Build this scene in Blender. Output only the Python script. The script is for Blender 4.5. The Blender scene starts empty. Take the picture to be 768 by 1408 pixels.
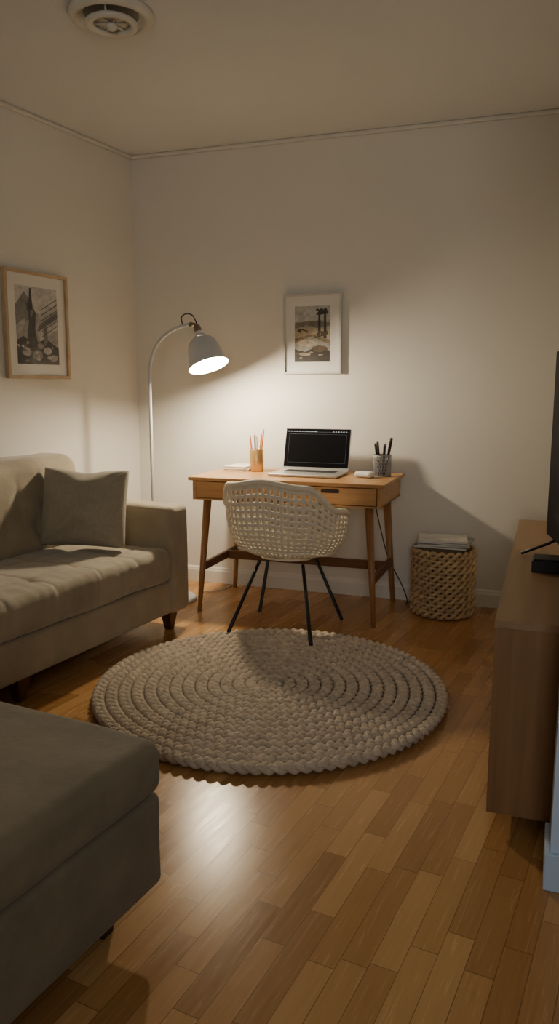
import bpy, bmesh, math, random
from mathutils import Vector, Matrix, noise
random.seed(7)
C = bpy.context.scene.collection
PI = math.pi
R = math.radians
H = 1.25
ROT_B = R(-19.26)          # back wall frame: local x along the wall, y towards the wall
ROT_L = R(-26.91)          # left wall frame: local x into the room, y towards the corner
CORNER = Vector((-0.9066, 4.987, 0))
U = Vector((math.cos(ROT_B), math.sin(ROT_B), 0)); V = Vector((-math.sin(ROT_B), math.cos(ROT_B), 0))
N = Vector((math.cos(ROT_L), math.sin(ROT_L), 0)); W = Vector((-math.sin(ROT_L), math.cos(ROT_L), 0))
CEIL = 2.63

# ---------------------------------------------------------------- materials
def newmat(name):
    m = bpy.data.materials.new(name); m.use_nodes = True
    nt = m.node_tree; b = nt.nodes['Principled BSDF']
    return m, nt, b
def mat(name, col, rough=0.5, metal=0.0, var=0.06, scale=8.0, bump=0.0, bscale=60.0, coat=0.0, sheen=0.0, emit=None, estr=0.0, spec=None):
    m, nt, b = newmat(name)
    tc = nt.nodes.new('ShaderNodeTexCoord')
    nz = nt.nodes.new('ShaderNodeTexNoise'); nz.inputs['Scale'].default_value = scale; nz.inputs['Detail'].default_value = 5
    nt.links.new(tc.outputs['Object'], nz.inputs['Vector'])
    cr = nt.nodes.new('ShaderNodeValToRGB')
    cr.color_ramp.elements[0].position = 0.3; cr.color_ramp.elements[1].position = 0.7
    cr.color_ramp.elements[0].color = tuple(c*(1-var) for c in col)+(1,)
    cr.color_ramp.elements[1].color = tuple(min(1, c*(1+var)) for c in col)+(1,)
    nt.links.new(nz.outputs['Fac'], cr.inputs['Fac']); nt.links.new(cr.outputs['Color'], b.inputs['Base Color'])
    b.inputs['Roughness'].default_value = rough; b.inputs['Metallic'].default_value = metal
    if spec is not None: b.inputs['Specular IOR Level'].default_value = spec
    b.inputs['Coat Weight'].default_value = coat; b.inputs['Coat Roughness'].default_value = 0.03
    if sheen:
        b.inputs['Sheen Weight'].default_value = sheen; b.inputs['Sheen Roughness'].default_value = 0.5
    if bump:
        n2 = nt.nodes.new('ShaderNodeTexNoise'); n2.inputs['Scale'].default_value = bscale; n2.inputs['Detail'].default_value = 4
        nt.links.new(tc.outputs['Object'], n2.inputs['Vector'])
        bp = nt.nodes.new('ShaderNodeBump'); bp.inputs['Strength'].default_value = bump; bp.inputs['Distance'].default_value = 0.01
        nt.links.new(n2.outputs['Fac'], bp.inputs['Height']); nt.links.new(bp.outputs['Normal'], b.inputs['Normal'])
    if emit:
        b.inputs['Emission Color'].default_value = emit+(1,); b.inputs['Emission Strength'].default_value = estr
    return m
def wood(name, c1, c2, sc=(2, 30, 30), rough=0.4, coat=0.0):
    m, nt, b = newmat(name)
    tc = nt.nodes.new('ShaderNodeTexCoord'); mp = nt.nodes.new('ShaderNodeMapping')
    mp.inputs['Scale'].default_value = sc
    nz = nt.nodes.new('ShaderNodeTexNoise'); nz.inputs['Scale'].default_value = 1.0; nz.inputs['Detail'].default_value = 6; nz.inputs['Distortion'].default_value = 0.6
    nt.links.new(tc.outputs['Object'], mp.inputs['Vector']); nt.links.new(mp.outputs['Vector'], nz.inputs['Vector'])
    cr = nt.nodes.new('ShaderNodeValToRGB'); cr.color_ramp.elements[0].position = 0.3; cr.color_ramp.elements[1].position = 0.72
    cr.color_ramp.elements[0].color = c1+(1,); cr.color_ramp.elements[1].color = c2+(1,)
    nt.links.new(nz.outputs['Fac'], cr.inputs['Fac']); nt.links.new(cr.outputs['Color'], b.inputs['Base Color'])
    b.inputs['Roughness'].default_value = rough; b.inputs['Coat Weight'].default_value = coat; b.inputs['Coat Roughness'].default_value = 0.2
    bp = nt.nodes.new('ShaderNodeBump'); bp.inputs['Strength'].default_value = 0.10; bp.inputs['Distance'].default_value = 0.002
    nt.links.new(nz.outputs['Fac'], bp.inputs['Height']); nt.links.new(bp.outputs['Normal'], b.inputs['Normal'])
    return m
def parquet():
    m, nt, b = newmat('oak_parquet')
    L = nt.links.new
    def nd(t): return nt.nodes.new(t)
    def mth(op, a, v=None, c=None):
        n = nd('ShaderNodeMath'); n.operation = op
        for i, x in enumerate((a, v, c)):
            if x is None: continue
            if isinstance(x, (int, float)): n.inputs[i].default_value = x
            else: L(x, n.inputs[i])
        return n.outputs[0]
    tc = nd('ShaderNodeTexCoord')
    def dot(vec):
        n = nd('ShaderNodeVectorMath'); n.operation = 'DOT_PRODUCT'; n.inputs[1].default_value = vec
        L(tc.outputs['Object'], n.inputs[0]); return n.outputs['Value']
    a = dot(tuple(W)); q = dot(tuple(N))
    qs = mth('DIVIDE', q, 0.063); row = mth('FLOOR', qs)
    wn = nd('ShaderNodeTexWhiteNoise'); wn.noise_dimensions = '1D'; L(row, wn.inputs['W'])
    a2 = mth('ADD', mth('DIVIDE', a, 0.37), mth('MULTIPLY', wn.outputs['Value'], 9.0))
    col = mth('FLOOR', a2)
    cx = nd('ShaderNodeCombineXYZ'); L(row, cx.inputs[0]); L(col, cx.inputs[1])
    wn2 = nd('ShaderNodeTexWhiteNoise'); wn2.noise_dimensions = '2D'; L(cx.outputs[0], wn2.inputs['Vector'])
    # grain
    g = nd('ShaderNodeCombineXYZ'); L(mth('MULTIPLY', a, 5), g.inputs[0]); L(mth('MULTIPLY', q, 90.0), g.inputs[1]); L(mth('MULTIPLY', wn2.outputs['Value'], 40.0), g.inputs[2])
    nz = nd('ShaderNodeTexNoise'); nz.inputs['Scale'].default_value = 1; nz.inputs['Detail'].default_value = 6; nz.inputs['Roughness'].default_value = 0.62; nz.inputs['Distortion'].default_value = 0.8
    L(g.outputs[0], nz.inputs['Vector'])
    fac = mth('ADD', mth('MULTIPLY', wn2.outputs['Value'], 0.58), mth('MULTIPLY', nz.outputs['Fac'], 0.44))
    cr = nd('ShaderNodeValToRGB'); e = cr.color_ramp.elements
    e[0].position = 0.12; e[0].color = (0.30, 0.138, 0.042, 1); e[1].position = 0.92; e[1].color = (0.60, 0.345, 0.135, 1)
    k = e.new(0.5); k.color = (0.45, 0.230, 0.078, 1)
    L(fac, cr.inputs['Fac'])
    fq = mth('FRACT', qs); fa = mth('FRACT', a2)
    s1 = mth('LESS_THAN', fq, 0.034); s2 = mth('LESS_THAN', fa, 0.007)
    seam = mth('MAXIMUM', s1, s2)
    mx = nd('ShaderNodeMix'); mx.data_type = 'RGBA'; L(mth('MULTIPLY', seam, 0.6), mx.inputs['Factor']); L(cr.outputs['Color'], mx.inputs['A']); mx.inputs['B'].default_value = (0.10, 0.04, 0.012, 1)
    L(mx.outputs['Result'], b.inputs['Base Color'])
    L(mth('ADD', 0.14, mth('MULTIPLY', nz.outputs['Fac'], 0.22)), b.inputs['Roughness'])
    b.inputs['Specular IOR Level'].default_value = 0.38
    b.inputs['Specular Tint'].default_value = (1.0, 0.90, 0.76, 1)
    bp = nd('ShaderNodeBump'); bp.inputs['Strength'].default_value = 0.10; bp.inputs['Distance'].default_value = 0.002
    L(mth('SUBTRACT', mth('MULTIPLY', nz.outputs['Fac'], 0.6), seam), bp.inputs['Height']); L(bp.outputs['Normal'], b.inputs['Normal'])
    return m

M = {}
M['floor'] = parquet()
M['wall'] = mat('wall_paint', (0.68, 0.655, 0.59), 0.9, var=0.015, scale=2, bump=0.05, bscale=150)
M['wall_cool_lit'] = mat('wall_paint_cool_lit', (0.50, 0.60, 0.72), 0.8, var=0.02)  # blue tint is cool daylight put into the wall colour
M['ceil'] = mat('ceiling_paint', (0.66, 0.675, 0.665), 0.9, var=0.015, scale=2)
M['trim'] = mat('white_trim_paint', (0.70, 0.68, 0.62), 0.5, var=0.02)
M['trim_dim'] = mat('ceiling_trim_paint', (0.64, 0.62, 0.56), 0.7, var=0.02)
M['sofa'] = mat('taupe_suede', (0.305, 0.252, 0.168), 0.85, var=0.18, scale=5, bump=0.3, bscale=25, sheen=0.35)
M['ottoman'] = mat('taupe_suede_dim_lit', (0.215, 0.172, 0.108), 0.85, var=0.2, scale=6, bump=0.3, bscale=25, sheen=0.12)  # sofa suede darkened, dim foreground light put into the colour
M['pillow'] = mat('grey_beige_linen', (0.34, 0.295, 0.218), 0.9, var=0.08, scale=60, bump=0.3, bscale=300, sheen=0.2)
M['dark_wood'] = wood('dark_leg_wood', (0.025, 0.012, 0.006), (0.05, 0.022, 0.011), (20, 20, 3), 0.5)
M['leg_wood'] = wood('brown_leg_wood', (0.07, 0.028, 0.012), (0.12, 0.05, 0.022), (30, 30, 4), 0.4)
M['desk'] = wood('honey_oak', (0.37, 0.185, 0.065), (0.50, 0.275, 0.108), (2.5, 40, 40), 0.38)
M['desk_leg'] = wood('honey_oak_leg_shaded', (0.24, 0.11, 0.038), (0.34, 0.165, 0.06), (40, 40, 3), 0.4)  # darker than the desktop: shadow on the legs put into the colour
M['desk_dark'] = mat('slot_shadow_wood', (0.03, 0.015, 0.008), 0.7)
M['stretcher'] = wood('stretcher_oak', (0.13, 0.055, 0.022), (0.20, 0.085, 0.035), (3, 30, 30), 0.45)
M['cabinet'] = wood('walnut_veneer', (0.185, 0.088, 0.031), (0.25, 0.125, 0.047), (30, 30, 2.0), 0.6)
M['cabinet_top'] = wood('walnut_top_veneer', (0.23, 0.130, 0.060), (0.30, 0.178, 0.088), (25, 1.8, 25), 0.45)
M['black'] = mat('black_plastic', (0.010, 0.010, 0.011), 0.5, var=0.1)
M['tv_screen'] = mat('matte_black_tv_panel', (0.006, 0.006, 0.007), 0.6, var=0.02, spec=0.05)
M['black_metal'] = mat('black_powder_coat', (0.014, 0.014, 0.015), 0.4, metal=0.3, var=0.1)
M['screen'] = mat('black_glass_screen', (0.005, 0.005, 0.006), 0.08, var=0.02)
M['alu'] = mat('silver_aluminium', (0.62, 0.60, 0.57), 0.35, metal=0.7, var=0.02)
M['keys'] = mat('dark_keys', (0.03, 0.03, 0.03), 0.5)
M['menu'] = mat('screen_menu_glow', (0.1, 0.1, 0.1), 0.4, emit=(0.5, 0.6, 0.6), estr=0.6)
M['menu_dim'] = mat('screen_window_glow', (0.02, 0.02, 0.02), 0.4, emit=(0.5, 0.6, 0.62), estr=0.10)
M['lamp_white'] = mat('white_lamp_enamel', (0.50, 0.50, 0.50), 0.35, var=0.02)
M['shade_out'] = mat('pale_grey_lamp_enamel', (0.60, 0.61, 0.62), 0.4, var=0.02)
M['brass'] = mat('aged_bronze_metal', (0.27, 0.20, 0.13), 0.4, metal=0.6, var=0.05)
M['bulb'] = mat('glowing_bulb_glass', (1, 1, 1), 0.3, var=0.0, emit=(1.0, 0.845, 0.62), estr=1250)
M['cane'] = mat('off_white_woven_cord', (0.74, 0.67, 0.54), 0.75, var=0.06, scale=40, bump=0.2, bscale=250)
M['rug'] = mat('taupe_braided_wool', (0.56, 0.46, 0.345), 0.95, var=0.20, scale=22, bump=0.6, bscale=220, sheen=0.15)
M['rug_base'] = mat('taupe_rug_backing', (0.30, 0.24, 0.175), 0.95)
M['basket'] = mat('water_hyacinth_straw', (0.54, 0.38, 0.205), 0.8, var=0.25, scale=30, bump=0.5, bscale=200)
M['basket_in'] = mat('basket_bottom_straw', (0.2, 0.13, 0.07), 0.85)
M['paper'] = mat('paper_white', (0.70, 0.67, 0.60), 0.7, var=0.03)
M['mat_board'] = mat('glazed_mat_board', (0.70, 0.68, 0.63), 0.5, var=0.015, coat=1.0)
M['oak_frame'] = wood('pale_oak_frame', (0.42, 0.30, 0.18), (0.54, 0.41, 0.27), (10, 10, 10), 0.5)
M['white_frame'] = mat('white_frame_paint', (0.52, 0.505, 0.475), 0.45, var=0.02)
M['vent'] = mat('vent_plastic', (0.62, 0.60, 0.53), 0.45, var=0.03)
M['vent_dark'] = mat('vent_gap', (0.36, 0.34, 0.28), 0.8)
M['amber'] = mat('brushed_brass_cup', (0.62, 0.40, 0.17), 0.32, metal=0.75, var=0.06, scale=30)
M['mesh_metal'] = mat('grey_wire_mesh', (0.34, 0.34, 0.34), 0.4, metal=0.6, var=0.05)
M['mouse'] = mat('white_mouse_plastic', (0.72, 0.70, 0.66), 0.3, var=0.01)
M['white_cable'] = mat('white_cable_rubber', (0.5, 0.47, 0.4), 0.6)

# ---------------------------------------------------------------- mesh builder
class MB:
    def __init__(s): s.v = []; s.f = []; s.mi = []; s.cur = 0
    def add(s, vs, fs):
        o = len(s.v); s.v += [tuple(v) for v in vs]
        for f in fs: s.f.append(tuple(i+o for i in f)); s.mi.append(s.cur)
        return s
    def box(s, c, size, rot=None):
        hx, hy, hz = (d/2 for d in size); c = Vector(c)
        vs = [Vector((x, y, z)) for x in (-hx, hx) for y in (-hy, hy) for z in (-hz, hz)]
        if rot is not None: vs = [rot @ v for v in vs]
        return s.add([v+c for v in vs], [(0,1,3,2),(4,6,7,5),(0,4,5,1),(2,3,7,6),(0,2,6,4),(1,5,7,3)])
    def b2(s, lo, hi):
        return s.box([(a+b)/2 for a, b in zip(lo, hi)], [b-a for a, b in zip(lo, hi)])
    def tube(s, pts, r, seg=8, closed=False, caps=True):
        pts = [Vector(p) for p in pts]; n = len(pts)
        rr = r if isinstance(r, (list, tuple)) else [r]*n
        vs = []; prev = None
        for i, p in enumerate(pts):
            if closed: t = pts[(i+1) % n]-pts[i-1]
            else: t = pts[min(i+1, n-1)]-pts[max(i-1, 0)]
            t.normalize()
            if prev is None:
                a = Vector((0, 0, 1)) if abs(t.z) < 0.9 else Vector((1, 0, 0))
                x = t.cross(a).normalized()
            else:
                x = prev - t*prev.dot(t)
                x = x.normalized() if x.length > 1e-6 else t.cross(Vector((0, 0, 1))).normalized()
            prev = x; y = t.cross(x)
            for k in range(seg):
                an = 2*PI*k/seg; vs.append(p+(x*math.cos(an)+y*math.sin(an))*rr[i])
        fs = []
        for i in range(n if closed else n-1):
            j = (i+1) % n
            for k in range(seg):
                l = (k+1) % seg
                fs.append((i*seg+k, i*seg+l, j*seg+l, j*seg+k))
        if caps and not closed:
            fs.append(tuple(reversed(range(seg)))); fs.append(tuple((n-1)*seg+k for k in range(seg)))
        return s.add(vs, fs)
    def lathe(s, prof, seg=48, mx=None):
        vs = []; n = len(prof)
        for (r, z) in prof:
            for k in range(seg):
                a = 2*PI*k/seg; v = Vector((r*math.cos(a), r*math.sin(a), z)); vs.append(mx @ v if mx else v)
        fs = []
        for i in range(n-1):
            for k in range(seg):
                l = (k+1) % seg; fs.append((i*seg+k, i*seg+l, (i+1)*seg+l, (i+1)*seg+k))
        return s.add(vs, fs)
    def sweep(s, rows, closed=False):
        m = len(rows[0]); n = len(rows); vs = [p for r_ in rows for p in r_]; fs = []
        for i in range(n if closed else n-1):
            j = (i+1) % n
            for k in range(m):
                l = (k+1) % m; fs.append((i*m+k, i*m+l, j*m+l, j*m+k))
        return s.add(vs, fs)
    def rbox(s, c, size, r, n=12, fn=None, rot=None):
        h = Vector([d/2 for d in size]); c = Vector(c)
        ns = n if isinstance(n, tuple) else (n, n, n)
        def samples(half, cnt):
            k = 5
            e = [-half + r*(i/k) for i in range(k+1)]
            inner = [(-half+r) + (2*(half-r))*i/cnt for i in range(1, cnt)]
            return e+inner+[-x for x in reversed(e)]
        S = [samples(h[i], ns[i]) for i in range(3)]
        bm = bmesh.new()
        def mp(p):
            inn = Vector([max(-(h[i]-r), min(h[i]-r, p[i])) for i in range(3)])
            d = p-inn
            q = Vector([math.tan(max(-1, min(1, d[i]/r))*PI/4)*r for i in range(3)])
            nn = q.normalized() if q.length > 1e-9 else Vector((0, 0, 1))
            o = inn+nn*r
            if fn: o = fn(o, nn)
            if rot is not None: o = rot @ o
            return o+c
        for ax in range(3):
            a1, a2 = [i for i in range(3) if i != ax]
            for sg in (-1, 1):
                g = []
                for x in S[a1]:
                    rw = []
                    for y in S[a2]:
                        p = Vector((0, 0, 0)); p[ax] = sg*h[ax]; p[a1] = x; p[a2] = y
                        rw.append(bm.verts.new(mp(p)))
                    g.append(rw)
                for i in range(len(g)-1):
                    for j in range(len(g[0])-1):
                        bm.faces.new((g[i][j], g[i+1][j], g[i+1][j+1], g[i][j+1]))
        bmesh.ops.remove_doubles(bm, verts=bm.verts, dist=1e-5)
        bmesh.ops.recalc_face_normals(bm, faces=bm.faces)
        bm.verts.index_update()
        s.add([v.co.copy() for v in bm.verts], [[v.index for v in f.verts] for f in bm.faces]); bm.free()
        return s
    def build(s, name, m, parent=None, smooth=False, bevel=0, fix=True, auto=False):
        me = bpy.data.meshes.new(name); me.from_pydata(s.v, [], s.f); me.update()
        if fix:
            bm = bmesh.new(); bm.from_mesh(me); bmesh.ops.recalc_face_normals(bm, faces=bm.faces); bm.to_mesh(me); bm.free()
        for mm in (m if isinstance(m, list) else [m]): me.materials.append(mm)
        if isinstance(m, list): me.polygons.foreach_set('material_index', s.mi)
        if smooth: me.polygons.foreach_set('use_smooth', [True]*len(me.polygons))
        o = bpy.data.objects.new(name, me); C.objects.link(o)
        if parent: o.parent = parent
        if bevel:
            b = o.modifiers.new('bevel', 'BEVEL'); b.width = bevel; b.segments = 2; b.limit_method = 'ANGLE'; b.angle_limit = R(40)
        return o
def tag(o, label, cat, group=None, kind=None):
    o['label'] = label
    if cat: o['category'] = cat
    if group: o['group'] = group
    if kind: o['kind'] = kind
    return o
def thing(name, label, cat, loc, rotz=0, group=None):
    o = bpy.data.objects.new(name, None); C.objects.link(o); o.empty_display_size = 0.05
    o.location = loc; o.rotation_euler = (0, 0, rotz); return tag(o, label, cat, group)
def struct(o): o['kind'] = 'structure'; return o
def placed(o, loc, rz=0): o.location = loc; o.rotation_euler = (0, 0, rz); return o
def bez(p0, p1, p2, p3, n=20):
    p0, p1, p2, p3 = map(Vector, (p0, p1, p2, p3)); out = []
    for i in range(n+1):
        t = i/n; out.append(p0*(1-t)**3+p1*3*t*(1-t)**2+p2*3*t*t*(1-t)+p3*t**3)
    return out
def catmull(P, n=10):
    P = [Vector(p) for p in P]; Q = [P[0]*2-P[1]]+P+[P[-1]*2-P[-2]]; out = []
    for i in range(1, len(Q)-2):
        for k in range(n):
            t = k/n; a, b, c, d = Q[i-1:i+3]
            out.append(0.5*((2*b)+(-a+c)*t+(2*a-5*b+4*c-d)*t*t+(-a+3*b-3*c+d)*t**3))
    out.append(P[-1]); return out

# ---------------------------------------------------------------- room
o = MB().b2((-4.5, -2.5, -0.1), (4.5, 6.5, 0)).build('floor', M['floor']); struct(o)
o = MB().b2((-4.5, -2.5, CEIL), (4.5, 6.5, CEIL+0.1)).build('ceiling', M['ceil']); struct(o)
o = placed(MB().b2((-0.12, 0, 0), (2.86, 0.1, CEIL)).build('wall_back', M['wall']), CORNER, ROT_B); struct(o)
o = placed(MB().b2((-0.1, -6.5, 0), (0, 0.1, CEIL)).build('wall_left', M['wall']), CORNER, ROT_L); struct(o)
RW = Vector((0.59, 2.03, 0))+U*0.45
o = placed(MB().b2((0, -0.15, 0), (0.1, 2.32, CEIL)).build('wall_right', M['wall']), RW, ROT_B); struct(o)
ST = Vector((0.676, 1.757, 0))
o = placed(MB().b2((0, 0, 0), (0.9, 0.14, CEIL)).build('wall_front_right', M['wall_cool_lit']), ST, ROT_B); struct(o)
def skirting(L):
    mb = MB(); prof = [(0, 0), (-0.016, 0), (-0.016, 0.075), (-0.012, 0.083), (-0.010, 0.092), (-0.004, 0.10), (0, 0.10)]
    mb.add([(x, y, z) for x in (0, L) for y, z in prof], [(i, (i+1) % 7, 7+(i+1) % 7, 7+i) for i in range(7)]+[tuple(range(7)), tuple(reversed(range(7, 14)))])
    return mb
struct(placed(skirting(2.8).build('baseboard_back', M['trim']), CORNER, ROT_B))
mb = MB().b2((0, -6.5, 0), (0.016, -0.02, 0.09)); struct(placed(mb.build('baseboard_left', M['trim'], bevel=0.004), CORNER, ROT_L))
M['trim_cool_lit'] = mat('skirting_paint_cool_lit', (0.46, 0.56, 0.68), 0.5, var=0.02)  # skirting tinted blue as well, the cool daylight painted in
mb = MB().b2((-0.013, -0.013, 0), (0.9, -0.0005, 0.10)).b2((-0.013, -0.0005, 0), (-0.0005, 0.14, 0.10)); struct(placed(mb.build('baseboard_front_right', M['trim_cool_lit'], bevel=0.003), ST, ROT_B))
mb = MB().b2((0, -0.022, CEIL-0.022), (2.85, -0.0005, CEIL-0.0005)); struct(placed(mb.build('trim_1', M['trim_dim'], bevel=0.006), CORNER, ROT_B))
mb = MB().b2((0.0005, -6.5, CEIL-0.022), (0.022, 0, CEIL-0.0005)); struct(placed(mb.build('trim_2', M['trim_dim'], bevel=0.006), CORNER, ROT_L))

# ---------------------------------------------------------------- sofa
def LP(q, s, z=0): return CORNER + N*q - W*s + Vector((0, 0, z))
SQ, SS = 0.46, 1.88
sofa = thing('sofa', 'long taupe suede sofa with tufted back, under the oak framed print', 'sofa', LP(SQ, SS), ROT_L)
def Ls(q, s, z): return (q-SQ, -(s-SS), z)
def lbox(q0, q1, s0, s1, z0, z1):
    return ((q0+q1)/2-SQ, -((s0+s1)/2-SS), (z0+z1)/2), (q1-q0, s1-s0, z1-z0)
s0, s1 = 0.765, 2.98
c, z = lbox(0.06, 0.86, s0+0.13, s1-0.13, 0.10, 0.275)
MB().rbox(c, z, 0.02, 6).build('base', M['sofa'], sofa, smooth=True)
c, z = lbox(0.26, 0.885, s0+0.156, s1-0.156, 0.276, 0.445)
hh = z
def seatfn(p, n):
    top = max(0, n.z)
    x, y = p.x, p.y
    d = 0.012*(1-(2*x/hh[0])**2)*(1-abs(2*y/hh[1])**6)*top
    p = p+Vector((0, 0, d))
    for yy in [hh[1]/2-0.27*k for k in range(1, 8)]:
        g = math.exp(-((y-yy-0.006*math.sin(x*9))/0.011)**2); p = p-n*0.006*g*(0.25+0.75*top)
        for xx in (0.16, -0.10):
            d2 = (y-yy)**2+(x-xx)**2; p = p-Vector((0, 0, 0.008*math.exp(-d2/0.0016)*top))
    for xx in (0.16, -0.10):
        g = math.exp(-((x-xx)/0.012)**2); p = p-Vector((0, 0, 0.005*g*top))
    fold = noise.noise(Vector((x*7+y*3, y*22, 4.3)))*0.0035*max(0, min(1, (x+0.02)/0.25))
    w = noise.noise(Vector((x*6, y*4, 1.3)))*0.006+noise.noise(Vector((x*14, y*14, 4.3)))*0.002+fold
    return p+n*w
MB().rbox(c, z, 0.045, (40, 240, 6), seatfn).build('seat_cushion', M['sofa'], sofa, smooth=True)
c, z = lbox(0.09, 0.34, s0+0.158, s1-0.158, 0.43, 0.90)
hb = z
def backfn(p, n):
    f = max(0, n.x)
    zz = p.z; y = p.y
    dd = 0.0
    for r_, zz0 in enumerate((-0.10, 0.04)):
        for k in range(-5, 6):
            y0 = k*0.20+(0.10 if r_ % 2 else 0)
            d2 = ((y-y0)**2+(zz-zz0)**2); dd += math.exp(-d2/0.0016)*0.021
            dd += 0.009*math.exp(-((y-y0)/0.010)**2)*math.exp(-((zz-zz0)/0.08)**2)
    p = p-n*min(dd, 0.03)*f
    p = p+n*noise.noise(Vector((y*7, zz*7, 2)))*0.006
    p.x -= 0.16*(zz+hb[2]/2)     # leans back
    p.x += 0.035
    return p
MB().rbox(c, z, 0.07, (4, 150, 30), backfn).build('backrest', M['sofa'], sofa, smooth=True)
def armfn(p, n): return p+n*noise.noise(Vector((p.x*6, p.y*6, p.z*6)))*0.003
for a, b in ((s0, s0+0.154), (s1-0.154, s1)):
    c, z = lbox(0.05, 0.885, a, b, 0.10, 0.652)
    MB().rbox(c, z, 0.034, (12, 4, 10), armfn).build('armrest', M['sofa'], sofa, smooth=True)
for q_, s_ in ((0.81, 0.86), (0.81, 2.88), (0.12, 0.86), (0.12, 2.88), (0.81, 1.9)):
    mb = MB(); x, y, _ = Ls(q_, s_, 0)
    mb.add([(x-.018, y-.018, 0), (x+.018, y-.018, 0), (x+.018, y+.018, 0), (x-.018, y+.018, 0), (x-.034, y-.034, .099), (x+.034, y-.034, .099), (x+.034, y+.034, .099), (x-.034, y+.034, .099)],
           [(3,2,1,0), (4,5,6,7), (0,1,5,4), (1,2,6,5), (2,3,7,6), (3,0,4,7)])
    mb.build('leg', M['leg_wood'], sofa, bevel=0.004)

# ottoman
OQ, OS = 1.60, 3.22
ott = thing('ottoman', 'large taupe suede ottoman in the near left foreground', 'ottoman', LP(OQ, OS), ROT_L)
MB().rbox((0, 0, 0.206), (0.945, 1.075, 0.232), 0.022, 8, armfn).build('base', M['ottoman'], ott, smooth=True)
def ottfn(p, n):
    top = max(0, n.z)
    p = p+Vector((0, 0, 0.012*(1-(2*p.x/0.96)**2)*(1-(2*p.y/1.09)**2)*top))
    g = math.exp(-((p.x-0.25)/0.01)**2)+math.exp(-((p.y+0.02)/0.01)**2)
    p = p-Vector((0, 0, 0.005*g*top))
    return p+n*(noise.noise(Vector((p.x*5, p.y*5, 3)))*0.006)
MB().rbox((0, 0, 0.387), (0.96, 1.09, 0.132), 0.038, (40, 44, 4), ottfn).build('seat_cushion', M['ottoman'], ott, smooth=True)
for x in (-.38, .38):
    for y in (-.44, .42):
        MB().add([(x-.018, y-.018, 0), (x+.018, y-.018, 0), (x+.018, y+.018, 0), (x-.018, y+.018, 0), (x-.026, y-.026, .089), (x+.026, y-.026, .089), (x+.026, y+.026, .089), (x-.026, y+.026, .089)],
           [(3,2,1,0), (4,5,6,7), (0,1,5,4), (1,2,6,5), (2,3,7,6), (3,0,4,7)]).build('leg', M['dark_wood'], ott, bevel=0.004)

# pillow
pil = MB(); n = 52; vs = []; fs = []
for side in (-1, 1):
    for i in range(n+1):
        for j in range(n+1):
            x = -1+2*i/n; z_ = -1+2*j/n
            e = max(0, (1-x**2)*(1-z_**2)); t = 0.100*e**0.46
            rc = 1-0.035*(x*x*z_*z_)**2
            px = 0.216*x*(1-0.055*(1-z_*z_))*rc; pz = 0.198*z_*(1-0.06*(1-x*x))*rc
            if z_ > 0: pz -= 0.016*math.exp(-(x/0.4)**2)*z_
            wv = noise.noise(Vector((x*2.2, z_*2.2, side*3)))*0.022*e
            for cx_, cz_ in ((-1, 1), (1, 1), (1, -1), (-1, -1)):
                rr_ = math.hypot(x-cx_, z_-cz_); an = math.atan2(z_-cz_, x-cx_)
                wv += 0.008*e**0.5*math.sin(13*an+cx_)*math.exp(-(rr_/0.8)**2)
            wv += 0.010*e**0.6*math.sin(8*(x*0.7-z_)+4*noise.noise(Vector((x, z_, 7))))*math.exp(-((x+0.3)**2+(z_-0.3)**2)*0.9)
            vs.append((px, side*(t+wv), pz))
o0 = (n+1)**2
for sd in (0, 1):
    for i in range(n):
        for j in range(n):
            a = sd*o0+i*(n+1)+j; fs.append((a, a+1, a+n+2, a+n+1) if sd == 0 else (a, a+n+1, a+n+2, a+1))
pil.add(vs, fs)
po = pil.build('throw_pillow', M['pillow'], smooth=True)
bm = bmesh.new(); bm.from_mesh(po.data); bmesh.ops.remove_doubles(bm, verts=bm.verts, dist=1e-4); bmesh.ops.recalc_face_normals(bm, faces=bm.faces); bm.to_mesh(po.data); bm.free()
po.location = LP(0.530, 1.150, 0.660); po.rotation_euler = (R(-14), R(2), R(-2))
tag(po, 'square grey beige cushion standing on the sofa against its armrest', 'cushion')

# ---------------------------------------------------------------- rug
RC = Vector((-0.037, 3.022, 0)); RR = 0.724
mb = MB(); mb.cur = 1
mb.lathe([(0.0001, 0.002), (RR-0.055, 0.002), (RR-0.055, 0.018), (0.0001, 0.018)], 64)
mb.cur = 0
pitch = 0.0512; seg = 8; LA = 0.0118; rg = 0; rr0 = RR-0.029
while rr0 > 0.010:
    L_ = 2*PI*rr0; np_ = max(1, round(L_/0.120)); cnt = max(24, np_*15)
    for k in range(3):
        rows = []
        for i in range(cnt):
            t = 2*PI*i/cnt; ph = t*np_+k*2*PI/3+rg*1.7
            jit = 0.0010*noise.noise(Vector((math.cos(t)*rr0*12, math.sin(t)*rr0*12, k*3.1)))
            lat = LA*math.sin(ph)+jit; ver = 0.0240+0.0085*math.sin(2*ph)
            er = Vector((math.cos(t), math.sin(t), 0)); cpos = er*max(0.002, rr0+lat)+Vector((0, 0, ver))
            sl = LA*math.cos(ph)*np_/rr0
            et = Vector((-math.sin(t), math.cos(t), 0)); tn = (et+er*sl).normalized(); sd = Vector((tn.y, -tn.x, 0))
            fat = 0.0148*(0.90+0.18*math.sin(2*ph))
            rows.append([cpos+sd*fat*math.cos(2*PI*j/seg)+Vector((0, 0, 0.0130*math.sin(2*PI*j/seg))) for j in range(seg)])
        mb.sweep(rows, closed=True)
    rr0 -= pitch; rg += 1
rug = mb.build('braided_rug', [M['rug'], M['rug_base']], smooth=True)
rug.location = RC
tag(rug, 'round chunky braided taupe wool rug on the oak floor', 'rug')

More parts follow.
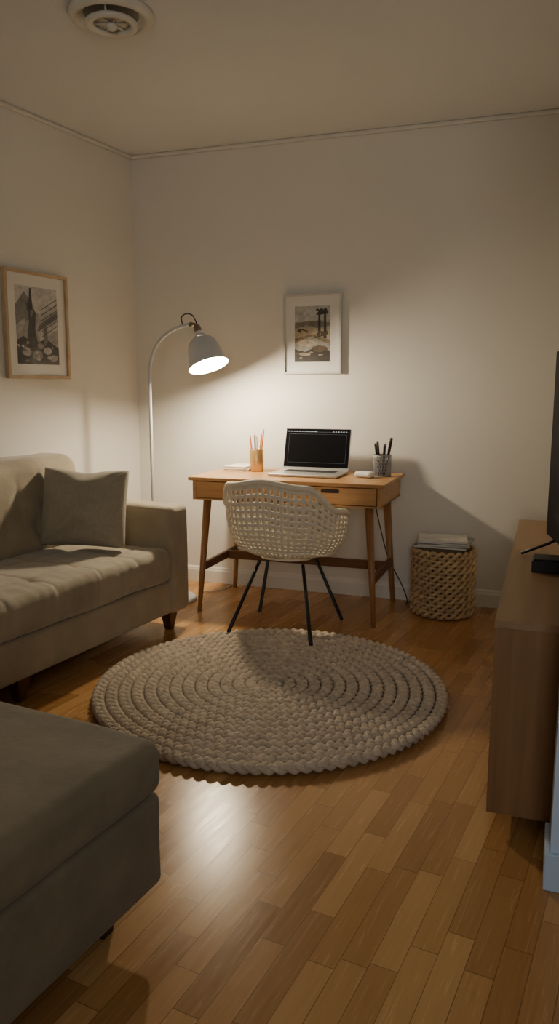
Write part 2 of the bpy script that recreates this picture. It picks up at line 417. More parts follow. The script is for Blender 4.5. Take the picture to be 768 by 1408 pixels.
# ---------------------------------------------------------------- desk
DC = Vector((0.106, 4.275, 0))
desk = thing('desk', 'honey coloured wooden desk with two drawers and splayed legs', 'desk', DC, ROT_B)
MB().b2((-0.545, -0.285, 0.737), (0.545, 0.285, 0.757)).build('desktop', M['desk'], desk, bevel=0.004)
mb = MB().b2((-0.525, -0.25, 0.63), (0.525, 0.27, 0.643)).b2((-0.525, -0.268, 0.63), (-0.505, 0.27, 0.7365)).b2((0.505, -0.268, 0.63), (0.525, 0.27, 0.7365))
mb.b2((-0.505, 0.25, 0.643), (0.505, 0.27, 0.7365)).b2((-0.012, -0.268, 0.643), (0.012, 0.25, 0.7365)).b2((-0.505, -0.268, 0.63), (0.505, -0.25, 0.640))
mb.build('body', M['desk'], desk, bevel=0.002)
for x0, x1 in ((-0.502, -0.015), (0.015, 0.502)):
    d = MB().b2((x0, -0.272, 0.644), (x1, -0.255, 0.732)).b2((x0+0.01, -0.255, 0.65), (x1-0.01, 0.2, 0.655)).b2((x0+.01, -0.255, 0.65), (x0+.02, 0.2, 0.72)).b2((x1-.02, -0.255, 0.65), (x1-.01, 0.2, 0.72)).build('drawer', M['desk'], desk, bevel=0.002)
    xc = (x0+x1)/2; mb = MB(); pts = []
    for k in range(24):
        a = 2*PI*k/24; pts.append((xc+(0.040 if math.cos(a) > 0 else -0.040)+0.010*math.cos(a), 0.010*math.sin(a)+0.712))
    mb.add([(x, -0.2735, z) for x, z in pts]+[(x, -0.2722, z) for x, z in pts], [tuple(range(24)), tuple(reversed(range(24, 48)))]+[(i, (i+1) % 24, 24+(i+1) % 24, 24+i) for i in range(24)])
    mb.build('handle_slot', M['desk_dark'], d)
for sx in (-1, 1):
    for sy in (-1, 1):
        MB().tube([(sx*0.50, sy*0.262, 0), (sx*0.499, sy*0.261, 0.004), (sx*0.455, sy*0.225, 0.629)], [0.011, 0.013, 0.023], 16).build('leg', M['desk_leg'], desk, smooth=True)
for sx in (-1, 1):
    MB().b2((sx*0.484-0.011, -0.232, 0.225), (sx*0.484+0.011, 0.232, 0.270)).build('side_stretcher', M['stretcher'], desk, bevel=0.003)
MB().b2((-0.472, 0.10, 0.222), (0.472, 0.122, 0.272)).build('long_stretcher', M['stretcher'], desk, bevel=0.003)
DT = 0.7575
def DP(u, v, z=DT): return DC+U*u+V*v+Vector((0, 0, z))

# laptop
LW = 0.392
lap = thing('laptop', 'open silver laptop with a black screen on the desk', 'laptop', (0.16, 4.262, DT), R(-20))
base = MB().rbox((0, 0, 0.009), (LW, 0.26, 0.015), 0.007, 4).build('keyboard_base', M['alu'], lap, smooth=True)
mb = MB()
for r_ in range(5):
    for k in range(14): mb.b2((-0.15+k*0.0215, 0.09-r_*0.021-0.009, 0.0166), (-0.15+k*0.0215+0.0185, 0.09-r_*0.021+0.008, 0.0178))
mb.build('keys', M['keys'], base)
MB().b2((-0.065, -0.115, 0.0166), (0.065, -0.032, 0.017)).build('trackpad', M['alu'], base, bevel=0.0002)
tilt = Matrix.Rotation(R(-14), 4, 'X'); pv = Vector((0, 0.126, 0.016))
def tl(mb):
    mb.v = [tuple(tilt @ Vector(v)+pv) for v in mb.v]; return mb
lid = tl(MB().rbox((0, 0.003, 0.120), (LW, 0.007, 0.240), 0.0034, 4)).build('lid', M['alu'], lap, smooth=True)
scr = tl(MB().b2((-LW/2+0.004, -0.0012, 0.014), (LW/2-0.004, -0.0006, 0.237))).build('screen', M['screen'], lid)
mb = MB().b2((-LW/2+0.010, -0.00145, 0.2185), (LW/2-0.010, -0.00125, 0.2190))
xx = -0.178
random.seed(3)
while xx < -0.02:
    w_ = random.uniform(0.006, 0.016); mb.b2((xx, -0.0018, 0.2189), (xx+w_, -0.0013, 0.2235)); xx += w_+0.006
for xx in (0.09, 0.105, 0.12, 0.135, 0.15, 0.165): mb.b2((xx, -0.0018, 0.2189), (xx+0.007, -0.0013, 0.2235))
tl(mb).build('menu_bar', M['menu'], scr)
mb = MB(); mb.b2((-0.170, -0.0016, 0.2050), (0.172, -0.0013, 0.2062)).b2((-0.170, -0.0016, 0.040), (0.172, -0.0013, 0.0412)).b2((-0.1712, -0.0016, 0.040), (-0.170, -0.0013, 0.2062)).b2((0.172, -0.0016, 0.040), (0.1732, -0.0013, 0.2062))
tl(mb).build('window_outline', M['menu_dim'], scr)
# mouse
ms = MB().rbox((0, 0, 0.0165), (0.062, 0.105, 0.031), 0.0145, (6, 6, 3)).build('computer_mouse', M['mouse'], smooth=True)
placed(ms, DP(0.378, 0.0), ROT_B+R(70)); tag(ms, 'white computer mouse between the laptop and the wire pen cup', 'mouse')
# notebooks
for i, (w_, d_, h_, r_, cc, lb) in enumerate(((0.15, 0.20, 0.014, 4, (0.58, 0.53, 0.45), 'closed beige notebook at the bottom of the pair on the desk'), (0.14, 0.19, 0.012, -5, (0.70, 0.66, 0.58), 'closed white notebook on top of the beige one on the desk'))):
    t = thing('notebook', lb, 'notebook', DP(-0.40, 0.14, DT+(0 if i == 0 else 0.0150)), ROT_B+R(r_), 'notebooks stacked on the desk')
    m_ = mat('notebook_cover_%d' % i, cc, 0.6)
    MB().b2((-w_/2, -d_/2, 0), (w_/2, d_/2, 0.0012)).b2((-w_/2, -d_/2, h_-0.0012), (w_/2, d_/2, h_)).b2((-w_/2, -d_/2, 0.0012), (-w_/2+0.0015, d_/2, h_-0.0012)).build('cover', m_, t)
    MB().b2((-w_/2+0.0016, -d_/2+0.002, 0.0013), (w_/2-0.002, d_/2-0.002, h_-0.0013)).build('pages', M['paper'], t)
# brass cup with pencils
CP1 = DP(-0.285, 0.09)
cup = MB().lathe([(0.0001, 0), (0.040, 0), (0.0415, 0.003), (0.0415, 0.127), (0.040, 0.129), (0.0375, 0.127), (0.0375, 0.005), (0.0001, 0.005)], 40).build('pencil_cup', M['amber'], smooth=True)
cup.location = CP1; tag(cup, 'gold coloured metal cup holding pencils, left of the laptop', 'cup')
def axis_mx(p, d):
    return Matrix.Translation(p) @ Vector((0, 0, 1)).rotation_difference(Vector(d).normalized()).to_matrix().to_4x4()
pw = mat('sharpened_wood', (0.6, 0.42, 0.25), 0.6)
pens = [((-.027, -.014), 1, (0.75, 0.22, 0.05), 0.215, 'orange pencil leaning left'), ((.029, .008), 1, (0.70, 0.16, 0.04), 0.245, 'red pencil leaning right'),
        ((-.008, .028), 1, (0.04, 0.04, 0.05), 0.22, 'black pencil'), ((.002, -.028), 1, (0.70, 0.64, 0.54), 0.205, 'cream pencil standing near the rim'),
        ((.022, -.018), 1, (0.80, 0.42, 0.12), 0.22, 'yellow orange pencil'), ((-.029, .012), 1, (0.12, 0.16, 0.25), 0.20, 'blue grey pencil leaning hard left')]
for i, (t0, _, colr, ln, lb) in enumerate(pens):
    base_ = CP1+Vector((t0[0]*0.5, t0[1]*0.5, 0.0062)); top_ = CP1+Vector((t0[0], t0[1], 0.127)); d = (top_-base_).normalized()
    e = bpy.data.objects.new('pencil', None); C.objects.link(e); e.matrix_world = axis_mx(base_, d); e.empty_display_size = .02
    tag(e, lb+' in the gold cup', 'pencil', 'pencils in the gold cup')
    MB().tube([(0, 0, 0.001), (0, 0, ln-0.018)], 0.0050, 6).build('barrel', mat('pencil_paint_%d' % i, colr, 0.4), e)
    MB().tube([(0, 0, ln-0.018), (0, 0, ln)], [0.0048, 0.0006], 6).build('tip', pw, e)
# wire cup with markers
CP2 = DP(0.455, 0.085)
mb = MB(); rr_ = 0.047
for k in range(36):
    a = 2*PI*k/36; mb.tube([(rr_*math.cos(a+j*0.12), rr_*math.sin(a+j*0.12), 0.002+0.118*j/5) for j in range(6)], 0.0014, 4)
    mb.tube([(rr_*math.cos(a-j*0.12), rr_*math.sin(a-j*0.12), 0.002+0.118*j/5) for j in range(6)], 0.0014, 4)
for zz in (0.003, 0.118): mb.tube([(rr_*math.cos(2*PI*k/40), rr_*math.sin(2*PI*k/40), zz) for k in range(40)], 0.0028, 8, closed=True)
mb.lathe([(0.0001, 0.0), (0.046, 0.0), (0.046, 0.002), (0.0001, 0.002)], 40)
cup2 = mb.build('pen_cup', M['mesh_metal'], smooth=True); cup2.location = CP2
tag(cup2, 'round grey wire mesh cup holding black pens, at the right end of desk', 'cup')
pens2 = [((.032, -.002), 0.0085, 0.205, (0.012, 0.012, 0.014), 'thick black marker leaning right'), ((-.032, -.006), 0.0065, 0.175, (0.02, 0.02, 0.022), 'thin black pen leaning left'),
         ((-.018, .026), 0.0068, 0.18, (0.03, 0.025, 0.02), 'dark brown pen leaning back left'), ((.004, -.032), 0.0065, 0.165, (0.015, 0.02, 0.035), 'short navy pen at the front'), ((.014, .029), 0.0068, 0.17, (0.22, 0.22, 0.22), 'grey pen at the back')]
for i, (t0, r_, ln, colr, lb) in enumerate(pens2):
    base_ = CP2+Vector((t0[0]*0.45, t0[1]*0.45, 0.0085)); top_ = CP2+Vector((t0[0], t0[1], 0.118)); d = (top_-base_).normalized()
    e = bpy.data.objects.new('pen', None); C.objects.link(e); e.matrix_world = axis_mx(base_, d); e.empty_display_size = .02
    tag(e, lb+' in the wire mesh cup', 'pen', 'pens in the wire mesh cup'); m_ = mat('pen_plastic_%d' % i, colr, 0.35)
    MB().tube([(0, 0, 0), (0, 0, 0.004), (0, 0, ln*0.62)], [r_*0.6, r_*0.9, r_*0.9], 10).build('barrel', m_, e, smooth=True)
    MB().tube([(0, 0, ln*0.62), (0, 0, ln-0.003), (0, 0, ln)], [r_, r_, r_*0.8], 10).build('cap', m_, e, smooth=True)

# ---------------------------------------------------------------- chair
CC = Vector((0.035, 3.895, 0)); CR = R(-25)
chair = thing('armchair', 'off white woven bucket chair with thin black metal legs at the desk', 'chair', CC, CR)
def interp(x, xs, ys):
    for i in range(len(xs)-1):
        if x <= xs[i+1]:
            t = (x-xs[i])/(xs[i+1]-xs[i]); t = t*t*(3-2*t); return ys[i]+(ys[i+1]-ys[i])*t
    return ys[-1]
def rimR(p): return interp(p, (0, 45, 95, 140, 180), (0.275, 0.306, 0.320, 0.28, 0.25))
def rimZ(p): return interp(p, (0, 42, 78, 114, 148, 180), (0.808, 0.780, 0.650, 0.606, 0.455, 0.44))
def S(s, phi):
    d = abs(math.degrees(math.atan2(math.sin(phi), math.cos(phi))))
    r_ = rimR(d); zr = rimZ(d); zb = 0.392
    P = [(0, zb+0.004), (r_*0.93, zb-0.030), (r_*0.97, zb+0.27*(zr-zb)), (r_, zr)]
    t = s; a = (1-t)**3; b = 3*t*(1-t)**2; c_ = 3*t*t*(1-t); e = t**3
    rr = a*P[0][0]+b*P[1][0]+c_*P[2][0]+e*P[3][0]; zz = a*P[0][1]+b*P[1][1]+c_*P[2][1]+e*P[3][1]
    return Vector((rr*math.sin(phi), -rr*math.cos(phi), zz))
def fr(s, phi):
    p = S(s, phi); ds = (S(min(s+.01, 1), phi)-S(max(s-.01, 0.0), phi)).normalized(); dp = (S(s, phi+.01)-S(s, phi-.01)).normalized()
    return p, ds, dp, ds.cross(dp).normalized()
NS, NR = 54, 17
sk = [0.14+0.82*k/(NR-1) for k in range(NR)]; dsk = sk[1]-sk[0]
def ribbon(p, side, n, w, t): return [p-side*w/2, p-side*w*0.38+n*t, p+side*w*0.38+n*t, p+side*w/2, p+side*w*0.38-n*t, p-side*w*0.38-n*t]
mb = MB(); A = 0.0012; T = 0.0026
for k, s_ in enumerate(sk):
    rows = []; cnt = NS*4
    for i in range(cnt):
        ph = 2*PI*i/cnt; p, ds, dp, nn = fr(s_, ph)
        span = (S(min(1, s_+dsk/2), ph)-S(max(0, s_-dsk/2), ph)).length
        rows.append(ribbon(p+nn*A*math.cos(NS/2*ph+k*PI), ds, nn, min(0.020, span*0.60), T))
    mb.sweep(rows, closed=True)
for j in range(NS):
    ph = 2*PI*j/NS; rows = []; m_ = (NR-1)*4
    for i in range(m_+1):
        s_ = sk[0]+(sk[-1]-sk[0])*i/m_; p, ds, dp, nn = fr(s_, ph)
        rad = math.hypot(p.x, p.y)
        rows.append(ribbon(p-nn*A*math.cos(PI*i/4+j*PI), dp, nn, min(0.021, 2*PI*rad/NS*0.58), T))
    mb.sweep(rows)
mb.build('woven_shell', M['cane'], chair, smooth=True)
MB().tube([S(0.985, 2*PI*i/140) for i in range(140)], 0.0155, 10, closed=True).build('rim', M['cane'], chair, smooth=True)
MB().tube([S(0.18, 2*PI*i/40)+Vector((0, 0, -0.012)) for i in range(40)], 0.006, 6, closed=True).tube([S(0.45, 2*PI*i/60)+Vector((0, 0, -0.014)) for i in range(60)], 0.005, 6, closed=True).build('seat_frame', M['cane'], chair, smooth=True)
inv = Matrix.Rotation(-CR, 4, 'Z')
for (fx, fy, fz) in ((-0.251, 3.66, 0.0455), (0.147, 3.465, 0.0455), (0.335, 4.01, 0.0), (-0.11, 4.16, 0.0)):
    f = inv @ (Vector((fx, fy, 0))-CC); f.z = fz
    top = Vector((f.x*0.54, f.y*0.40, 0.374))
    MB().tube([f, f+Vector((0, 0, 0.004)), top], [0.010, 0.010, 0.0085], 12).build('leg', M['black_metal'], chair, smooth=True)

# ---------------------------------------------------------------- floor lamp
PX, PY = -0.735, 4.42
lamp = thing('floor_lamp', 'pale floor lamp with curved pole and lit bell shade by the desk', 'lamp', (PX, PY, 0))
MB().lathe([(0.0001, 0), (0.15, 0), (0.152, 0.004), (0.150, 0.018), (0.142, 0.024), (0.0001, 0.026)], 64, Matrix.Translation((0.095, -0.02, 0))).build('base', M['lamp_white'], lamp, smooth=True)
pp = [(0, 0, 0.02), (0, 0, 0.4), (0, 0, 0.8), (0, 0, 1.15), (0, 0, 1.28)]+bez((0, 0, 1.30), (0, 0, 1.47), (0.09, -0.015, 1.565), (0.245, -0.03, 1.588), 18)
MB().tube(pp, 0.0095, 14).build('pole', M['lamp_white'], lamp, smooth=True)
ax = Vector((0.29, -0.27, -0.90)).normalized(); capp = Vector((0.276, -0.035, 1.570))
mx = axis_mx(capp, ax)
MB().tube([(0.235, -0.03, 1.587), (0.266, -0.033, 1.578)], 0.013, 12).tube([(0.2535, -0.052, 1.582), (0.2535, -0.012, 1.582)], 0.007, 10).build('joint', M['brass'], lamp, smooth=True)
MB().lathe([(0.0001, -0.012), (0.016, -0.010), (0.020, 0.0), (0.022, 0.03), (0.022, 0.046), (0.0001, 0.046)], 32, mx).build('socket', M['brass'], lamp, smooth=True)
po_ = [(0.024, 0.030), (0.025, 0.048), (0.034, 0.054), (0.036, 0.062), (0.052, 0.070), (0.068, 0.084), (0.080, 0.104), (0.089, 0.132), (0.094, 0.162), (0.100, 0.195), (0.107, 0.220), (0.1125, 0.233)]
pi_ = [(max(0.001, r_-0.003), t-0.0015) for i, (r_, t) in enumerate(po_)]
mb = MB(); mb.lathe(po_, 56, mx); mb.cur = 1; mb.lathe([(po_[-1][0], po_[-1][1])]+list(reversed(pi_[2:]))+[(0.023, 0.049)], 56, mx)
M['shade_in'] = mat('white_shade_inside', (0.80, 0.77, 0.70), 0.6, var=0.01)
mb.build('lamp_shade', [M['shade_out'], M['shade_in']], lamp, smooth=True, fix=False)
bulb = MB().lathe([(0.013, 0.176), (0.022, 0.187), (0.032, 0.200), (0.037, 0.219), (0.033, 0.239), (0.021, 0.252), (0.0005, 0.257)], 14, mx).build('bulb', M['bulb'], lamp, smooth=True)
MB().lathe([(0.0001, 0.046), (0.014, 0.048), (0.014, 0.174), (0.0001, 0.1755)], 20, mx).build('bulb_holder', M['lamp_white'], lamp, smooth=True)
MB().tube(catmull([(0.195, -0.026, 1.585), (0.19, -0.028, 1.622), (0.215, -0.03, 1.642), (0.25, -0.032, 1.635), (0.270, -0.034, 1.602), (0.275, -0.034, 1.579)], 8), 0.0035, 8).build('power_cord', M['black'], lamp, smooth=True)

# ---------------------------------------------------------------- pictures
def picture(name, label, loc, rz, w, h, fw, framem, aw, ah, ay, shapes):
    t = thing(name, label, 'picture', loc, rz)
    mb = MB(); d = 0.026
    mb.b2((-w/2, -d, -h/2), (-w/2+fw, 0, h/2)).b2((w/2-fw, -d, -h/2), (w/2, 0, h/2)).b2((-w/2+fw, -d, h/2-fw), (w/2-fw, 0, h/2)).b2((-w/2+fw, -d, -h/2), (w/2-fw, 0, -h/2+fw))
    mb.build('frame', framem, t, bevel=0.0015)
    MB().b2((-w/2+fw, -0.012, -h/2+fw), (w/2-fw, -0.004, h/2-fw)).build('mat_board', M['mat_board'], t)
    mats = []; mb = MB(); x0, z0 = -aw/2, -ah/2+ay; cache = {}
    for i, (colr, poly) in enumerate(shapes):
        if colr not in cache:
            cache[colr] = len(mats); mats.append(mat(name+'_ink_%d' % len(mats), colr, 0.5, var=0.25, scale=45, coat=1.0))
        mb.cur = cache[colr]
        y = -0.0125-0.00006*i
        mb.add([(x0+a*aw, y, z0+b*ah) for a, b in poly], [tuple(range(len(poly)))])
    mb.build('print', mats, t, fix=False)
    return t
def blob(cx, cy, rx, ry, n=14, jit=0.15, seed=1):
    rd = random.Random(seed); return [(max(0, min(1, cx+rx*math.cos(2*PI*k/n)*(1+rd.uniform(-jit, jit)))), max(0, min(1, cy+ry*math.sin(2*PI*k/n)*(1+rd.uniform(-jit, jit))))) for k in range(n)]
full = [(0, 0), (1, 0), (1, 1), (0, 1)]
g = lambda v, t=0.92: (v, v*0.96, v*t)
shA = [(g(.30), full), (g(.46), [(0, .62), (.35, .7), (.7, .62), (1, .75), (1, 1), (0, 1)]), (g(.17), [(0, .75), (.22, .93), (.38, .80), (.5, .62), (0, .5)]),
       (g(.42), [(.55, .30), (1, .48), (1, .62), (.5, .42)]), (g(.12), [(.5, .42), (1, .62), (1, .72), (.55, .52)]), (g(.36), [(.5, .55), (1, .74), (1, .84), (.55, .64)]),
       (g(.06), [(.22, .25), (.30, .55), (.26, .78), (.33, .80), (.37, .60), (.42, .72), (.47, .66), (.44, .45), (.50, .25)]), (g(.04), [(.30, .70), (.34, .98), (.38, .98), (.40, .70)]),
       (g(.05), [(0, .0), (1, 0), (1, .22), (.7, .34), (.4, .26), (.15, .36), (0, .30)]), (g(.34), blob(.22, .16, .10, .06, seed=2)), (g(.20), blob(.48, .12, .12, .07, seed=3)), (g(.42), blob(.72, .18, .11, .05, seed=4)),
       (g(.27), blob(.86, .08, .10, .05, seed=5)), (g(.25), blob(.55, .24, .08, .04, seed=6)), (g(.13), [(.62, .24), (.66, .52), (.72, .54), (.74, .26)]), (g(.38), [(.05, .38), (.20, .52), (.22, .60), (.02, .50)])]
rd = random.Random(21)
for k in range(16): shA.append((g((.10, .22, .38, .05)[k % 4]), blob(rd.uniform(.05, .95), rd.uniform(.03, .34), rd.uniform(.02, .05), rd.uniform(.012, .03), seed=30+k)))
for k in range(6): y_ = .46+.07*k; shA.append((g(.07), [(.6, y_-.10), (1, y_+.06), (1, y_+.072), (.6, y_-.088)]))
p1 = picture('framed_picture', 'pale oak framed grey abstract print on the wall above the sofa', CORNER-W*0.873+N*0.003+Vector((0, 0, 1.562)), ROT_L+R(90), 0.457, 0.552, 0.017, M['oak_frame'], 0.305, 0.40, 0.0, shA)
shB = [((.30, .29, .25), full), ((.40, .40, .36), [(0, .72), (1, .76), (1, 1), (0, 1)]), ((.16, .14, .10), [(0, .60), (.35, .66), (.65, .60), (1, .64), (1, .70), (.5, .74), (0, .70)]),
       ((.42, .34, .22), [(0, .42), (.45, .50), (1, .40), (1, .58), (.5, .62), (0, .60)]), ((.22, .16, .09), [(0, .34), (.5, .46), (1, .30), (1, .38), (.5, .50), (0, .42)]), ((.46, .40, .29), blob(.35, .34, .30, .06, seed=8)),
       ((.035, .028, .02), [(0, 0), (1, 0), (1, .20), (.6, .27), (.3, .18), (0, .24)]), ((.10, .07, .04), blob(.72, .24, .22, .06, seed=9)), ((.30, .25, .17), blob(.30, .14, .16, .03, seed=10)),
       ((.03, .025, .02), [(.66, .45), (.67, .92), (.72, .94), (.74, .45)]), ((.03, .025, .02), [(.82, .42), (.83, .96), (.88, .96), (.90, .42)]), ((.04, .035, .025), [(.60, .84), (.66, .90), (.95, .92), (.95, .86), (.70, .84)]),
       ((.09, .07, .04), blob(.78, .50, .16, .05, seed=11)), ((.07, .05, .03), blob(.2, .56, .14, .03, seed=12))]
rd = random.Random(5); bc = ((.10, .07, .04), (.42, .34, .22), (.035, .028, .02), (.30, .25, .17))
for k in range(26): shB.append((bc[k % 4], blob(rd.uniform(.05, .95), rd.uniform(.04, .58), rd.uniform(.02, .09), rd.uniform(.006, .018), seed=60+k)))
for k in range(5): shB.append(((.04, .035, .025), blob(.64+.06*k, .93-.01*(k % 2), .04, .02, seed=90+k, jit=.4)))
xb = 0.196; pb = Vector((xb, 4.6706-0.3493*xb, 1.545))-V*0.003
picture('framed_picture', 'white framed landscape print on the wall above the laptop', pb, ROT_B, 0.353, 0.457, 0.012, M['white_frame'], 0.215, 0.318, 0.0, shB)

# ---------------------------------------------------------------- basket + magazines
BC = Vector((0.905, 4.140, 0))
bask = thing('basket', 'round open weave straw basket full of magazines against the back wall', 'basket', BC, 0)
BRAD = 0.161
mb = MB(); rowsn = 9; kw = 11; hb_ = 0.358
for i in range(rowsn):
    z0 = 0.030+(hb_-0.036)*i/(rowsn-1)
    for st in (0, 1):
        pts = []
        for j in range(kw*12):
            a = 2*PI*j/(kw*12); ph = kw*a+i*PI+st*PI
            rr = BRAD+0.0085*math.cos(ph); zz = z0+0.0150*math.sin(ph)
            pts.append((rr*math.cos(a), rr*math.sin(a), max(0.0115, zz)))
        mb.tube(pts, 0.0106, 7, closed=True)
mb.build('woven_wall', M['basket'], bask, smooth=True)
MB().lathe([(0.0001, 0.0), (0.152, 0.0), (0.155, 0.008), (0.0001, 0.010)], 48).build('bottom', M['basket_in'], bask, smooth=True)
ordn = ['lowest', 'second lowest', 'third from the bottom', 'fourth from the bottom', 'fifth from the bottom', 'sixth from the bottom', 'seventh from the bottom', 'eighth from the bottom', 'ninth from the bottom']
cz = 0.0105; rd = random.Random(4)
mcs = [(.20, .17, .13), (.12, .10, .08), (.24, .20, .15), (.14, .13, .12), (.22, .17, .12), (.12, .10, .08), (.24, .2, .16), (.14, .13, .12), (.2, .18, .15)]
stack = [(0.216, 0.162, 0.0410, rd.uniform(-4, 4), mcs[i], 'thick dark magazine bundle inside the straw basket, '+ordn[i]) for i in range(9)]
stack += [(0.280, 0.215, 0.012, -2, (.16, .16, .16), 'dark magazine, fourth from top above the basket rim'), (0.275, 0.215, 0.010, 5, (.50, .47, .41), 'tan covered magazine, third from top above the basket rim'), (0.270, 0.205, 0.011, -6, (.24, .24, .24), 'charcoal magazine, second from top above the basket rim'), (0.262, 0.205, 0.010, 7, (.70, .68, .63), 'white magazine lying topmost on the straw basket')]
for i, (w_, d_, h_, r_, cc, lb) in enumerate(stack):
    if i == 9: cz = max(cz, 0.3800)
    t = thing('magazine', lb, 'magazine', BC+Vector((0, 0, cz))+(U*(0.008*((i % 3)-1)) if i > 8 else Vector((0, 0, 0))), ROT_B+R(r_), 'magazines in the straw basket')
    m_ = mat('magazine_cover_%d' % i, cc, 0.35, var=0.25, scale=14)
    MB().b2((-w_/2, -d_/2, 0), (w_/2, d_/2, 0.0015)).b2((-w_/2, -d_/2, h_-0.0015), (w_/2, d_/2, h_)).b2((-w_/2, -d_/2, 0.0015), (-w_/2+0.001, d_/2, h_-0.0015)).build('cover', m_, t)
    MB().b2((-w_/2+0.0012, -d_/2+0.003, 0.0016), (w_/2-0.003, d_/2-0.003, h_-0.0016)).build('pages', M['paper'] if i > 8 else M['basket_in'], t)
    cz += h_+0.0003

# ---------------------------------------------------------------- tv bench + tv
CB = Vector((0.59, 2.03, 0))
cab = thing('tv_bench', 'walnut veneer media bench along the right wall under the television', 'cabinet', CB, ROT_B)
cl = 1.70; cd = 0.42
mb = MB().b2((0, 0, 0.048), (cd, 0.02, 0.594)).b2((0, cl-0.02, 0.048), (cd, cl, 0.594)).b2((0.012, 0.02, 0.048), (cd, cl-0.02, 0.08)).b2((cd-0.008, 0.02, 0.08), (cd, cl-0.02, 0.594)).b2((0.012, cl/2-0.01, 0.08), (cd-0.008, cl/2+0.01, 0.594))
mb.build('body', M['cabinet'], cab)
MB().b2((0, 0, 0.5945), (cd, cl, 0.616)).build('top', M['cabinet_top'], cab)
for y0, y1 in ((0.022, cl/2-0.002), (cl/2+0.002, cl-0.022)):
    MB().b2((-0.0005, y0, 0.054), (0.0115, y1, 0.592)).build('door', M['cabinet'], cab)
MB().b2((0.10, 0.20, 0), (cd-0.03, cl-0.05, 0.0475)).build('plinth', M['dark_wood'], cab)
TVA = Vector((1.046, 2.96, 0)); TVB = Vector((0.910, 1.97, 0)); tdir = (TVB-TVA).normalized(); tang = math.atan2(tdir.y, tdir.x)
tvc = (TVA+TVB)/2; tvw = (TVB-TVA).length
tv = thing('television', 'black flat screen television standing on the walnut bench', 'television', Vector((tvc.x, tvc.y, 0.617)), tang)
MB().b2((-tvw/2, -0.001, 0.060), (tvw/2, 0.028, 0.76)).b2((-tvw/2+0.15, 0.028, 0.12), (tvw/2-0.15, 0.055, 0.5)).build('casing', M['tv_screen'], tv, bevel=0.003)
MB().b2((-tvw/2+0.008, -0.0025, 0.075), (tvw/2-0.008, -0.0012, 0.752)).build('screen', M['tv_screen'], tv)
for sx in (-1, 1):
    xx = sx*(tvw/2-0.13)
    MB().tube([(xx, 0.012, 0.062), (xx, -0.02, 0.045), (xx, -0.115, 0.006)], 0.0055, 8).tube([(xx, 0.014, 0.062), (xx, 0.04, 0.045), (xx, 0.10, 0.006)], 0.0055, 8).build('foot', M['black'], tv, smooth=True)
bx_ = MB().b2((-0.05, -0.05, 0), (0.05, 0.05, 0.040)).b2((-0.046, -0.046, 0.040), (0.046, 0.046, 0.046)).build('set_top_box', M['black'], bevel=0.005)
placed(bx_, (0.928, 2.605, 0.617), ROT_B); tag(bx_, 'small black media box on the walnut bench in front of the television', 'media box')

# ---------------------------------------------------------------- ceiling vent
vent = thing('ceiling_vent', 'round off white ceiling air vent with ringed flange', 'ceiling vent', (-0.632, 3.155, CEIL-0.0005))
MB().lathe([(0.10, 0), (0.158, 0), (0.161, -0.006), (0.155, -0.020), (0.140, -0.028), (0.126, -0.024), (0.116, -0.010), (0.104, -0.004)], 64).build('flange', M['vent'], vent, smooth=True)
MB().lathe([(0.0001, -0.001), (0.104, -0.001), (0.104, -0.004), (0.0001, -0.004)], 48).build('throat', M['vent_dark'], vent, smooth=True)
mb = MB().lathe([(0.084, -0.026), (0.094, -0.030), (0.101, -0.040), (0.095, -0.048), (0.078, -0.048), (0.066, -0.040), (0.070, -0.030), (0.084, -0.026)], 64)
for k in range(6):
    a = 2*PI*k/6; mb.box((0.04*math.cos(a), 0.04*math.sin(a), -0.034), (0.075, 0.008, 0.008), Matrix.Rotation(a, 3, 'Z'))
mb.lathe([(0.0001, -0.030), (0.066, -0.030), (0.066, -0.032), (0.0001, -0.032)], 40)
mb.build('valve_ring', M['vent'], vent, smooth=True)
MB().lathe([(0.0001, -0.033), (0.018, -0.034), (0.024, -0.045), (0.014, -0.058), (0.0001, -0.062)], 32).build('valve_knob', M['vent'], vent, smooth=True)
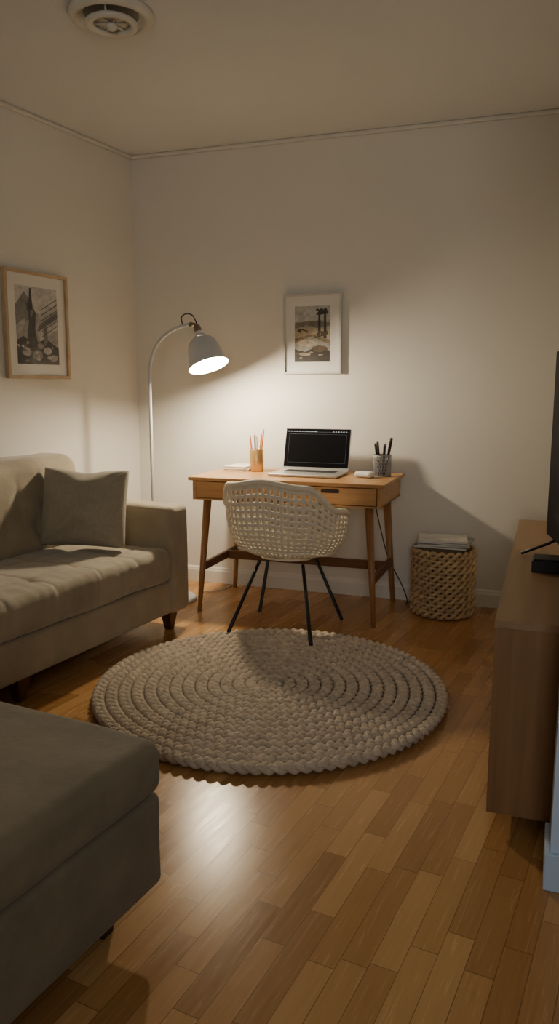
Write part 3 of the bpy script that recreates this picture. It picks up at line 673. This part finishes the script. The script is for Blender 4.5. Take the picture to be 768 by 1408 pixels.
for k in range(3):
    a = 2*PI*k/3+.5; MB().tube([(0.088*math.cos(a), 0.088*math.sin(a), -0.032), (0.104*math.cos(a), 0.104*math.sin(a), -0.006)], 0.004, 6).build('bracket', M['vent'], vent)

# ---------------------------------------------------------------- cables
c1 = MB().tube(catmull([DP(0.36, 0.290, 0.72), DP(0.37, 0.295, 0.60), DP(0.41, 0.298, 0.42), DP(0.46, 0.30, 0.25), DP(0.54, 0.30, 0.10), DP(0.575, 0.30, 0.012), DP(0.585, 0.22, 0.006)], 10), 0.0032, 6).build('laptop_cable', M['black'], smooth=True)
tag(c1, 'black cable hanging behind the desk down to the floor by the basket', 'cable')
c2 = MB().tube(catmull([(-0.48, 4.47, 0.0055), (-0.46, 4.56, 0.0055), (-0.40, 4.58, 0.0055), (-0.34, 4.62, 0.0055), (-0.30, 4.72, 0.0055)], 10), 0.0032, 6).build('extension_cable', M['white_cable'], smooth=True)
tag(c2, 'pale cable lying on the floor beside the lamp base under the desk', 'cable')

# ---------------------------------------------------------------- lights
def area(name, loc, target, size, energy, col, spread=180):
    l = bpy.data.lights.new(name, 'AREA'); l.shape = 'SQUARE'; l.size = size; l.energy = energy; l.color = col; l.spread = R(spread)
    o = bpy.data.objects.new(name, l); C.objects.link(o); o.location = loc
    o.rotation_euler = (Vector(target)-Vector(loc)).to_track_quat('-Z', 'Y').to_euler(); return o
area('room_fill', (-0.2, -1.6, 1.7), (-0.1, 4.2, 2.7), 1.0, 12, (1.0, 0.94, 0.84), 110)
area('cool_window', (0.2, -1.2, 1.5), (0.8, 1.6, 0.4), 0.8, 1.2, (0.65, 0.82, 1.0), 60)
w = bpy.data.worlds.new('world'); w.use_nodes = True; bpy.context.scene.world = w
w.node_tree.nodes['Background'].inputs[0].default_value = (0.85, 0.83, 0.78, 1); w.node_tree.nodes['Background'].inputs[1].default_value = 0.09

cam = bpy.data.cameras.new('camera'); co = bpy.data.objects.new('camera', cam); C.objects.link(co)
cam.sensor_fit = 'VERTICAL'; cam.sensor_height = 36; cam.lens = 1057/1408*36; cam.clip_start = 0.05
co.location = (0, 0, H); co.rotation_euler = (R(90-9.35), 0, 0)
bpy.context.scene.camera = co
